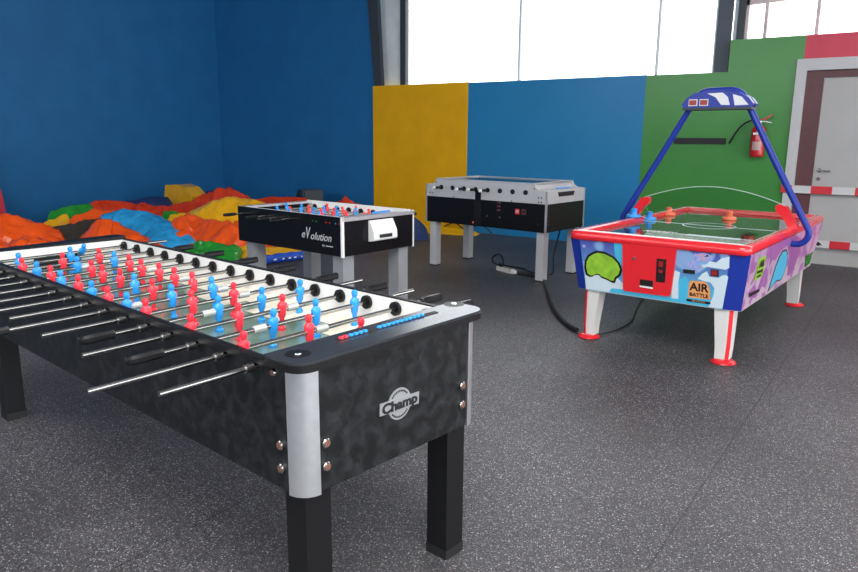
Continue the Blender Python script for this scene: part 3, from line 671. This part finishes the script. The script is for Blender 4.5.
# legs: tapered ivory fins with a red stripe, standing on red discs
for su, du in ((0, 1), (1, -1)):
    for sv, dv in ((0, 1), (1, -1)):
        cu = .151 if su == 0 else L4 - .151; cv = .137 if sv == 0 else W4 - .137
        ou, ov = cu - du * .03, cv - dv * .04
        def q(w, z, lean): return [(ou + du * a, ov + dv * (b + lean), z) for a, b in ((0, .03), (.03, 0), (w, 0), (w, w), (0, w))]
        mb = MB(); mb.loft([q(.088, .028, .004), q(.094, .10, .0), q(.112, .28, 0), q(.120, B4, 0)])
        lg = mb.build('leg', M['ahwhite'], T4, bevel=.006)
        mb = MB()
        def st(z, lean): return [(ou + du * a, ov + dv * (b + lean), z) for a, b in ((-.0025, .028), (.028, -.0025), (.033, -.0015), (-.0015, .033))]
        mb = MB(); mb.loft([[(ou + du * (.013 + a), ov + dv * (.013 + b + l), z) for a, b in ((-.012, .006), (.006, -.012), (.016, -.002), (-.002, .016))] for z, l in ((.03, .004), (.12, 0), (.30, 0), (B4, 0))])
        mb.build('red_stripe', M['ahred'], lg)
        mb = MB(); mb.lathe((cu, cv, 0), [(.075, 0), (.082, .006), (.076, .016), (.05, .028), (.02, .031)], 28)
        mb.build('disc_foot', M['ahred'], lg, smooth=True)
# scoring arch: one bent blue tube with a bowl-shaped display at its crown
UM = L4 / 2; VC = .62
def arcpts(c, r, a0, a1, n): return [(UM, c[0] + r * cos(a0 + (a1 - a0) * i / n), c[1] + r * sin(a0 + (a1 - a0) * i / n)) for i in range(n + 1)]
S = radians(60)
half = []
# right half: from the foot under the rim, out, round the curl and up to the crown
half += [(UM, 1.15, .695), (UM, 1.20, .694)]
half += arcpts((1.265, .775), .082, radians(-90), radians(31), 9)
half += [(UM, 1.045, 1.33)]
half += arcpts((.70, 1.705), .125, radians(31), radians(88), 7)
right = [Vector(p) for p in half]
left = [Vector((p.x, 2 * VC - p.y, p.z)) for p in reversed(right)]
arch = MB().tube(right + left, .024, 14).build('scoring_arch', M['ahblue'], T4, smooth=True)
# display bowl
mb = MB()
prof = [(.355, 1.725), (.365, 1.695), (.42, 1.685), (.80, 1.685), (.87, 1.695), (.885, 1.725), (.85, 1.77), (.78, 1.808), (.70, 1.822), (.52, 1.822), (.44, 1.808), (.385, 1.77)]
mb.prism(prof, 0, UM - .075, UM - .015)
mb.prism(prof, 0, UM + .015, UM + .075)
bw = mb.build('score_display', M['ahblue'], arch, bevel=.010)
MB().prism([(.36, 1.682), (.88, 1.682), (.875, 1.700), (.365, 1.700)], 0, UM - .082, UM + .082).build('display_tray', M['steel_dark'], bw, bevel=.004)
def wpatch(p): MB().prism(p, 0, UM - .0775, UM - .0745).build('white_print', M['text_white'], bw)
wpatch([(.545, 1.805), (.66, 1.808), (.70, 1.775), (.72, 1.715), (.655, 1.718), (.61, 1.775)])
wpatch([(.735, 1.795), (.80, 1.775), (.855, 1.715), (.755, 1.712)])
for v in (.445, .528):
    MB().box(UM - .080, UM - .0735, v - .036, v + .030, 1.713, 1.763).build('score_window', M['white'], bw)
    MB().box(UM - .082, UM - .079, v - .031, v + .025, 1.719, 1.757).build('red_score_digits', M['led'], bw)
# clear arched guard between two red brackets
mb = MB(); A = []; n = 30
for i in range(n + 1):
    t = i / n; v = .06 + 1.12 * t; z = .968 + .122 * sin(pi * t) ** .9 if 0 < t < 1 else .968
    A.append((v, z))
mb.prism(A + [(1.12, .86), (.12, .86)], 0, UM - .008, UM - .004)
gd = mb.build('clear_guard', M['acrylic'], T4)
MB().tube([(UM - .006, v, z) for v, z in A], .0035, 6).build('guard_edge', M['acryl_edge'], gd, smooth=True)
for s in (0, 1):
    f = (lambda v: v) if s == 0 else (lambda v: 2 * VC - v)
    mb = MB(); mb.prism([(f(-.045), .805), (f(.025), .805), (f(.08), .895), (f(.128), .928), (f(.135), .97), (f(.115), .985), (f(.055), .97)], 0, UM - .035, UM + .025)
    mb.build('arch_bracket', M['ahred'], T4, bevel=.008)
# mallets on the field
def mallet(u, v, m, label, sc=1.2, z=.7785):
    o = thing('air_hockey_mallet', label, 'mallet', loc=(0, 0, 0), group=None)
    mw = Matrix.Translation((DX_, DY_, 0)) @ Matrix.Rotation(DA, 4, 'Z') @ Vector((u, -v, z)); o.location = mw; o['group'] = 'air hockey mallets'
    mb = W(); mb.lathe((0, 0, 0), [(.047 * sc, 0), (.050 * sc, .006), (.048 * sc, .022), (.042 * sc, .026), (.030 * sc, .024)], 24); mb.build('mallet_base', m, o, smooth=True)
    mb = W(); mb.lathe((0, 0, .02), [(.024 * sc, 0), (.020 * sc, .02), (.024 * sc, .044), (.016 * sc, .054), (.004, .056)], 20); mb.build('mallet_grip', m, o, smooth=True)
    return o
mallet(1.30, .10, M['blue'], 'blue air hockey mallet nearest the front of the table, beside the left rim')
mallet(1.12, .035, M['blue'], 'blue air hockey mallet standing up on the left red rim beside the bracket', z=.813)
mallet(1.80, .09, M['orange'], 'orange air hockey mallet just right of the two blue mallets')
mallet(1.80, .62, M['orange'], 'orange air hockey mallet alone in the middle of the field, far half')

# ------------------------------------------------------------------ deflated inflatable behind the tables
from mathutils import noise
def lump(name, m, pts, hw, parent, crumple=.05, seed=0, p=1.25, seg=14, nt=24, flat=0.0):
    """a slack fold of sheeting: a crest line falling to the ground on both sides, creased by ridged noise"""
    P = []
    for i in range(len(pts) - 1):
        a, b = Vector(pts[i]), Vector(pts[i + 1])
        for k in range(seg):
            t = k / seg; t = t * t * (3 - 2 * t) * .5 + t * .5; P.append(a.lerp(b, t))
    P.append(Vector(pts[-1]))
    n = len(P); mb = W(); rows = []
    for i, c in enumerate(P):
        d = (P[min(i + 1, n - 1)] - P[max(i - 1, 0)]); d.z = 0; d.normalize(); nn = Vector((d.y, -d.x, 0))
        e = min(1, min(i, n - 1 - i) / 5 + .25); row = []
        for j in range(-nt, nt + 1):
            t = j / nt; w = hw * (.55 + .45 * e)
            q = Vector((c.x, c.y, 0)) + nn * (w * t)
            h = c.z * (1 - abs(t) ** p) * (.35 + .65 * e) if flat == 0 else c.z * min(1, (1 - abs(t)) / flat) * (.35 + .65 * e)
            s = Vector((q.x * 3.2 + seed, q.y * 3.2, seed * .7))
            r = 1 - abs(noise.noise(s)) * 2; r2 = 1 - abs(noise.noise(s * 2.7)) * 2; r3 = (1 - abs(noise.noise(s * 5.5 + Vector((3, 7, 1)))) * 2.6)
            h2 = h + crumple * (r * .9 + r2 * .6 + r3 * .34 - .85) * min(1, (1 - abs(t)) * 4) * min(1, c.z * 6)
            q += nn * noise.noise(s * 1.9) * crumple * .8
            row.append(mb.bm.verts.new((q.x, q.y, max(h2, .004 + .003 * (1 - abs(t))))))
        rows.append(row)
    for a, b in zip(rows, rows[1:]):
        for j in range(2 * nt): mb.bm.faces.new((a[j], a[j + 1], b[j + 1], b[j]))
    # closed underneath
    for row_ in (rows,):
        low = [[mb.bm.verts.new((v.co.x, v.co.y, .001)) for v in (r[0], r[-1])] for r in rows]
        for i in range(n - 1):
            mb.bm.faces.new((low[i][0], low[i][1], low[i + 1][1], low[i + 1][0]))
            mb.bm.faces.new((rows[i][0], rows[i + 1][0], low[i + 1][0], low[i][0])); mb.bm.faces.new((rows[i][-1], rows[i + 1][-1], low[i + 1][1], low[i][1]))
        for i in (0, n - 1): mb.bm.faces.new(rows[i] + [low[i][1], low[i][0]])
    bmesh.ops.recalc_face_normals(mb.bm, faces=mb.bm.faces[:])
    for f in mb.bm.faces: f.smooth = True
    me = bpy.data.meshes.new(name); mb.bm.to_mesh(me); mb.bm.free(); me.materials.append(m)
    o = link(name, me, parent)
    if parent: o.location = -parent.location
    return o
K = thing('deflated_bouncy_castle', 'crumpled pile of orange, red, yellow, green and light blue plastic sheeting on the floor', 'inflatable', (-8.6, 5.8, 0))
lump('orange_fold', M['pvc_orange'], [(-9.7, 3.7, .52), (-9.6, 4.2, .50), (-9.3, 4.5, .34), (-9.1, 4.8, .20)], .36, K, .06, 1)
lump('orange_fold', M['pvc_orange'], [(-8.9, 3.7, .22), (-8.8, 4.15, .24), (-8.7, 4.5, .14)], .45, K, .06, 11)
lump('orange_peak', M['pvc_orange'], [(-8.3, 4.62, .06), (-8.5, 4.92, .42), (-8.38, 5.05, .38), (-8.0, 5.12, .22), (-7.6, 5.15, .10)], .42, K, .035, 2)
lump('dark_netting', M['netting'], [(-9.35, 4.62, .24), (-9.1, 4.95, .33), (-8.85, 5.25, .38)], .24, K, .03, 3)
lump('yellow_band', M['pvc_yellow'], [(-10.05, 4.95, .22), (-10.0, 5.1, .29), (-9.95, 5.35, .36)], .18, K, .03, 4)
lump('green_band', M['pvc_green'], [(-10.3, 5.15, .34), (-10.25, 5.5, .45), (-10.15, 5.85, .46)], .22, K, .02, 5)
lump('orange_fold', M['pvc_orange'], [(-9.75, 5.15, .28), (-9.65, 5.5, .42), (-9.5, 5.9, .40), (-9.3, 6.2, .30)], .28, K, .04, 12)
lump('red_fold', M['pvc_red'], [(-10.3, 5.75, .42), (-10.25, 6.05, .49), (-10.1, 6.35, .44), (-9.9, 6.6, .40)], .30, K, .03, 6)
lump('blue_tube', M['pvc_blue'], [(-9.15, 5.25, .36), (-8.95, 5.5, .46), (-8.65, 5.65, .43), (-8.25, 5.68, .34), (-7.9, 5.55, .25), (-7.6, 5.45, .12)], .46, K, .020, 7, 2.2)
lump('green_strip', M['pvc_green'], [(-9.1, 6.2, .40), (-8.9, 6.45, .34), (-8.6, 6.5, .24)], .18, K, .02, 8)
lump('red_fold', M['pvc_red'], [(-10.0, 6.3, .40), (-9.6, 6.6, .40), (-9.25, 6.85, .46), (-9.05, 7.1, .60), (-8.85, 7.25, .68), (-8.55, 7.35, .56), (-8.3, 7.4, .42)], .42, K, .05, 9)
lump('yellow_fold', M['pvc_yellow'], [(-8.9, 6.15, .30), (-8.65, 6.3, .36), (-8.45, 6.4, .40)], .30, K, .04, 13)
lump('yellow_bag', M['pvc_yellow'], [(-8.7, 6.35, .34), (-8.35, 6.5, .52), (-8.1, 6.65, .60), (-7.8, 6.85, .56), (-7.4, 7.0, .40), (-7.1, 7.1, .3)], .48, K, .03, 10, 2.0)
yb = W(); yb.prism([(-10.85, .0), (-10.2, .0), (-9.98, .45), (-10.2, .60), (-10.42, .64), (-10.72, .62)], 1, 7.45, 7.75)
o = yb.build('yellow_block', M['pvc_yellow'], K, bevel=.03); o.location = -K.location
nb = W(); nb.prism([(-10.2, 0), (-9.2, 0), (-9.3, .42), (-9.8, .56), (-10.1, .52)], 1, 7.8, 8.1)
o = nb.build('navy_block', M['pvc_navy'], K, bevel=.03); o.location = -K.location
lump('navy_fold', M['pvc_navy'], [(-10.6, 6.3, .40), (-10.5, 6.9, .44), (-10.4, 7.4, .44)], .3, K, .02, 21)
lump('orange_fold', M['pvc_orange'], [(-7.75, 5.30, .08), (-8.0, 5.70, .36), (-8.1, 5.92, .44), (-7.85, 6.0, .34), (-7.55, 6.0, .36), (-7.3, 6.05, .34), (-7.05, 6.1, .20)], .48, K, .04, 14)
lump('red_fold', M['pvc_orange'], [(-7.75, 6.35, .30), (-7.4, 6.5, .36), (-7.1, 6.6, .30)], .35, K, .05, 15)
lump('green_fold', M['pvc_green'], [(-7.35, 5.20, .10), (-7.15, 5.40, .20), (-6.95, 5.55, .16), (-6.75, 5.7, .14)], .26, K, .05, 16)
lump('yellow_fold', M['pvc_yellow'], [(-6.95, 5.8, .12), (-6.7, 6.1, .08), (-6.4, 6.4, .07)], .34, K, .03, 17)
lump('red_strip', M['pvc_red'], [(-9.2, 8.0, .40), (-8.9, 8.2, .47), (-8.5, 8.35, .48), (-8.2, 8.4, .44)], .2, K, .02, 18)
lump('red_peak', M['pvc_red'], [(-7.75, 8.3, .34), (-7.45, 8.4, .54), (-7.15, 8.45, .40), (-6.9, 8.5, .2)], .30, K, .03, 19)
# bolts of coloured sheeting beyond the middle table
RL = thing('rolled_tarpaulin', 'glossy royal blue rolled-up plastic sheet on the floor under the middle foosball table', 'rolled sheet', (-6.1, 5.7, 0))
mb = W(); n = 18; pts = []; rr = []
for i in range(15):
    t = i / 14; pts.append((-.08 + .22 * t + .01 * sin(9 * t), -.42 + .86 * t, .062)); rr.append(.054 + .006 * sin(31 * t) + .003 * sin(67 * t))
mb.tube(pts, rr, n); mb.build('roll', M['pvc_royal'], RL, smooth=True)
for t in (.15, .24, .33, .46, .55, .63, .74, .85):
    mb = W(); x = -.08 + .22 * t; y = -.42 + .86 * t; s = .055; a = radians(35)
    mb.box(x + .0625, x + .0645, y, y + .035 + .02 * sin(t * 40), .052, .068); mb.build('white_print', M['text_white'], RL)
NT = thing('folded_tarpaulin', 'dark navy folded plastic lump lying near the yellow wall panel', 'folded sheet', (-6.05, 8.4, 0))
lump('fold', M['pvc_navy'], [(-6.3, 8.25, .14), (-6.15, 8.35, .34), (-6.02, 8.42, .26), (-5.92, 8.5, .10)], .22, NT, .03, 20)
YT = thing('yellow_tarpaulin', 'flat yellow plastic sheet on the floor against the yellow wall panel', 'plastic sheet', (-6.2, 9.1, 0))
lump('fold', M['pvc_yellow'], [(-6.7, 8.9, .06), (-6.3, 9.05, .10), (-5.9, 9.15, .08), (-5.5, 9.25, .05)], .2, YT, .03, 22)
# round red padding against the left wall
RP = thing('red_padding', 'rounded red padding leaning at the left wall, cut by the photo edge', 'padding', (-11.48, 4.63, 0))
mb = W(); mb.prism([(-.08 + .54 * cos(a), .3 + 1.0 * sin(a)) for a in [radians(-17 + 214 * i / 28) for i in range(29)]], 0, -.15, .15)
mb.build('pad', M['wall_red'], RP, bevel=.04)
# air blower
BL = thing('air_blower', 'dark blue box-shaped air blower behind the middle foosball table', 'blower', (-8.75, 8.9, 0), radians(-30))
W().box(0, .30, -.18, .18, .0, .57).build('housing', M['navy'], BL, bevel=.02)
mb = W(); mb.prism([(-.30, 0), (0, 0), (0, .57), (-.08, .56), (-.2, .50), (-.30, .36)], 1, -.14, .14); mb.build('scroll', M['steel_dark'], BL, bevel=.02)
W().box(.31, .36, -.15, .15, .04, .56).build('intake_grille', M['steel_dark'], BL)

# ------------------------------------------------------------------ on the back wall
EX = thing('fire_extinguisher', 'red fire extinguisher hanging on the green wall left of the door', 'fire extinguisher', (-1.70, YW - .095, 1.256))
mb = W(); mb.lathe((0, 0, 0), [(.070, 0), (.078, .012), (.080, .03), (.080, .30), (.074, .335), (.05, .365), (.024, .38), (.022, .40)], 28); mb.build('cylinder', M['ext_red'], EX, smooth=True)
mb = W(); mb.lathe((0, 0, .40), [(.026, 0), (.028, .01), (.022, .03), (.016, .05), (.012, .055)], 16); v = mb.build('valve', M['chrome'], EX, smooth=True)
mb = W(); mb.prism([(-.02, .435), (.06, .455), (.13, .50), (.14, .49), (.07, .44), (-.02, .42)], 1, -.010, .010); mb.build('carry_handle', M['ext_red'], EX)
mb = W(); mb.prism([(-.02, .418), (.06, .425), (.14, .405), (.14, .395), (.06, .41), (-.02, .405)], 1, -.010, .010); mb.build('squeeze_lever', M['chrome'], EX)
mb = W(); mb.tube([(-.02, 0, .43), (-.08, -.01, .435), (-.16, -.01, .40), (-.22, -.01, .34), (-.26, -.01, .28), (-.30, -.01, .20), (-.325, -.01, .155)], [.010] * 5 + [.013, .014], 10); mb.build('hose', M['rubber'], EX, smooth=True)
W().box(-.05, .05, .07, .095, .20, .34).build('wall_bracket', M['steel_dark'], EX)
mb = W()
for z0, z1, m in ((.215, .30, 'white'), (.08, .18, 'gauge')):
    mb = W(); ring_ = []
    for i in range(9):
        a = radians(-125 + 70 * i / 8); ring_.append((.0805 * cos(a), .0805 * sin(a)))
    for i in range(8):
        (xa, ya), (xb, yb_) = ring_[i], ring_[i + 1]
        mb.hexa([(xa, ya, z0), (xb, yb_, z0), (xb * .97, yb_ * .97, z0), (xa * .97, ya * .97, z0), (xa, ya, z1), (xb, yb_, z1), (xb * .97, yb_ * .97, z1), (xa * .97, ya * .97, z1)])
    if z0 < .2: mb.build('label', M['gauge'], EX)
W().box(-.045, .03, -.0835, -.078, .262, .285).build('label', M['white'], EX)
VT = W().box(-2.715, -2.085, -.028, 0, 1.40, 1.475).build('wall_bar', M['blackm'], None, bevel=.006)
VT.location = (0, YW, 0); tag(VT, 'long black horizontal bar fixed to the green wall', 'wall bar')
def tape(z, cells, label, marks):
    T_ = thing('barrier_tape', label, 'barrier tape', (-1.40, YW - .036, z))
    T_['group'] = 'barrier tapes across the door'
    for a, b, c in cells:
        W().box(a + 1.40, b + 1.40, -.002, 0, -.045 - .02 * (a + 1.4) * 0, .045).build('red_section' if c == 'r' else 'white_section', M['tape_red' if c == 'r' else 'tape_white'], T_)
    W().box(0, 1.35, -.003, -.0005, -.047, -.043).build('tape_edge', M['steel_dark'], T_)
    for x, m in marks:
        mb = W(); x += 1.40
        if m == 'b':
            mb.prism([(x - .045, -.015), (x - .025, .005), (x, .028), (x + .025, .005), (x + .045, -.015), (x + .02, -.010), (x + .008, -.022), (x - .008, -.022), (x - .02, -.010)], 1, -.0035, -.0018); mb.build('printed_mark', M['text_black'], T_)
        else:
            mb.prism([(x - .045, .008), (x, .014), (x + .045, .008), (x + .01, -.004), (x, -.02), (x - .01, -.004)], 1, -.0035, -.0018); mb.build('printed_mark', M['gauge' if 0 else 'alu'], T_)
    return T_
tape(.885, [(-1.40, -1.28, 'r'), (-1.28, -1.08, 'w'), (-1.08, -.86, 'r'), (-.86, -.63, 'w'), (-.63, -.41, 'r'), (-.41, -.05, 'w')], 'upper red and white barrier tape across the grey door, at handle height', [(-1.18, 'g'), (-.745, 'g')])
tape(.255, [(-1.40, -1.24, 'w'), (-1.24, -1.02, 'r'), (-1.02, -.82, 'w'), (-.82, -.61, 'r'), (-.61, -.40, 'w'), (-.40, -.05, 'r')], 'lower red and white barrier tape across the grey door, near the floor', [(-.935, 'b'), (-.51, 'g')])

# ------------------------------------------------------------------ power strip and cables
PS = thing('power_strip', 'ivory power strip on the floor under the far foosball table', 'power strip', (-3.70, 6.82, 0), radians(-24))
W().box(-.13, .13, -.03, .03, 0, .045).build('body', M['strip'], PS, bevel=.006)
for x in (-.08, 0, .08):
    mb = W(); mb.lathe((x, 0, .045), [(.020, 0), (.018, .001)], 16); mb.build('socket', M['blackm'], PS, smooth=True)
mb = W(); mb.box(.13, .175, -.02, .02, .004, .04); mb.build('plug', M['white'], PS, bevel=.006)
mb = W(); mb.box(-.10, -.05, -.018, .018, .045, .085); mb.build('plug', M['rubber'], PS, bevel=.005)
def cable(name, pts, r, label, m='cable'):
    mb = W(); P = [Vector(p) for p in pts]; out = []
    for i in range(len(P) - 1):   # Catmull-Rom
        p0, p1, p2, p3 = P[max(i - 1, 0)], P[i], P[i + 1], P[min(i + 2, len(P) - 1)]
        for k in range(8):
            t = k / 8; out.append(.5 * ((2 * p1) + (p2 - p0) * t + (2 * p0 - 5 * p1 + 4 * p2 - p3) * t * t + (3 * p1 - p0 - 3 * p2 + p3) * t ** 3))
    out.append(P[-1]); mb.tube(out, r, 8); o = mb.build(name, M[m], None, smooth=True); tag(o, label, 'cable'); return o
cable('power_cable', [(-3.50, 6.74, .02), (-3.30, 6.72, .012), (-3.10, 6.55, .012), (-2.95, 6.30, .018), (-2.70, 5.85, .022), (-2.45, 5.42, .022), (-2.20, 5.08, .022), (-2.04, 4.93, .022)], .020, 'thick black cable sleeve running from the far foosball table to the air hockey table leg')
cable('power_cable', [(-3.76, 6.88, .075), (-3.80, 6.92, .14), (-3.88, 6.97, .16), (-3.97, 7.0, .10), (-3.96, 7.05, .03), (-3.8, 7.1, .01), (-3.6, 7.06, .012), (-3.4, 6.9, .012), (-3.2, 6.95, .012), (-3.25, 7.1, .2), (-3.2, 7.13, .5)], .009, 'thin looping black flex rising from the ivory power strip')
cable('power_cable', [(-1.93, 4.86, .014), (-1.83, 5.05, .012), (-1.80, 5.45, .012), (-1.92, 5.95, .012), (-2.0, 6.4, .012), (-1.95, 6.75, .012)], .007, 'thin black flex trailing on the floor beneath the air hockey table')
cable('power_cable', [(-6.3, 9.42, .02), (-6.15, 9.40, .10), (-6.0, 9.38, .13), (-5.85, 9.38, .05), (-5.7, 9.38, .10), (-5.5, 9.38, .12), (-5.35, 9.4, .02)], .010, 'black wavy cable at the foot of the yellow wall panel')

# ------------------------------------------------------------------ camera
cd = bpy.data.cameras.new('camera'); cam = bpy.data.objects.new('camera', cd); COL.objects.link(cam)
R_ = Vector((0.8206491075417806, 0.5713841176495346, 0.0074318496178178255)); U_ = Vector((-0.12402945286014293, 0.16541128125263926, 0.9783945026713784)); F_ = Vector((-0.5578097678546806, 0.8038403436828877, -0.2066130798223682))
cam.matrix_world = Matrix(((R_.x, U_.x, -F_.x, 0), (R_.y, U_.y, -F_.y, 0), (R_.z, U_.z, -F_.z, 1.45853), (0, 0, 0, 1)))
FPX = 704.63
cd.sensor_width = 36; cd.lens = FPX / 858 * 36; cd.clip_start = .05; SC.camera = cam

# ------------------------------------------------------------------ light: overcast sky through the windows and the open front of the hall, plus added overhead fill
w = bpy.data.worlds.new('overcast'); SC.world = w; w.use_nodes = True
bg = w.node_tree.nodes['Background']; bg.inputs[0].default_value = (.93, .96, 1, 1); bg.inputs[1].default_value = 3.2
SC.view_settings.view_transform = 'Standard'; SC.view_settings.look = 'None'; SC.view_settings.gamma = 1; SC.view_settings.exposure = 0.47
def area(name, loc, rot, sx, sy, e, col=(1, 1, 1)):
    l = bpy.data.lights.new(name, 'AREA'); l.shape = 'RECTANGLE'; l.size = sx; l.size_y = sy; l.energy = e; l.color = col
    o = bpy.data.objects.new(name, l); COL.objects.link(o); o.location = loc; o.rotation_euler = rot; return o
area('overhead_fill', (1.2, -.3, ZC - .05), (radians(0), 0, 0), 5, 3.5, 420, (1, .98, .96))  # added fill lamp above the camera, brightens the near floor
area('overhead_fill', (-6.5, -2.5, ZC - .05), (radians(0), 0, 0), 4, 3, 120, (1, .98, .96))  # second added fill lamp, out of view overhead
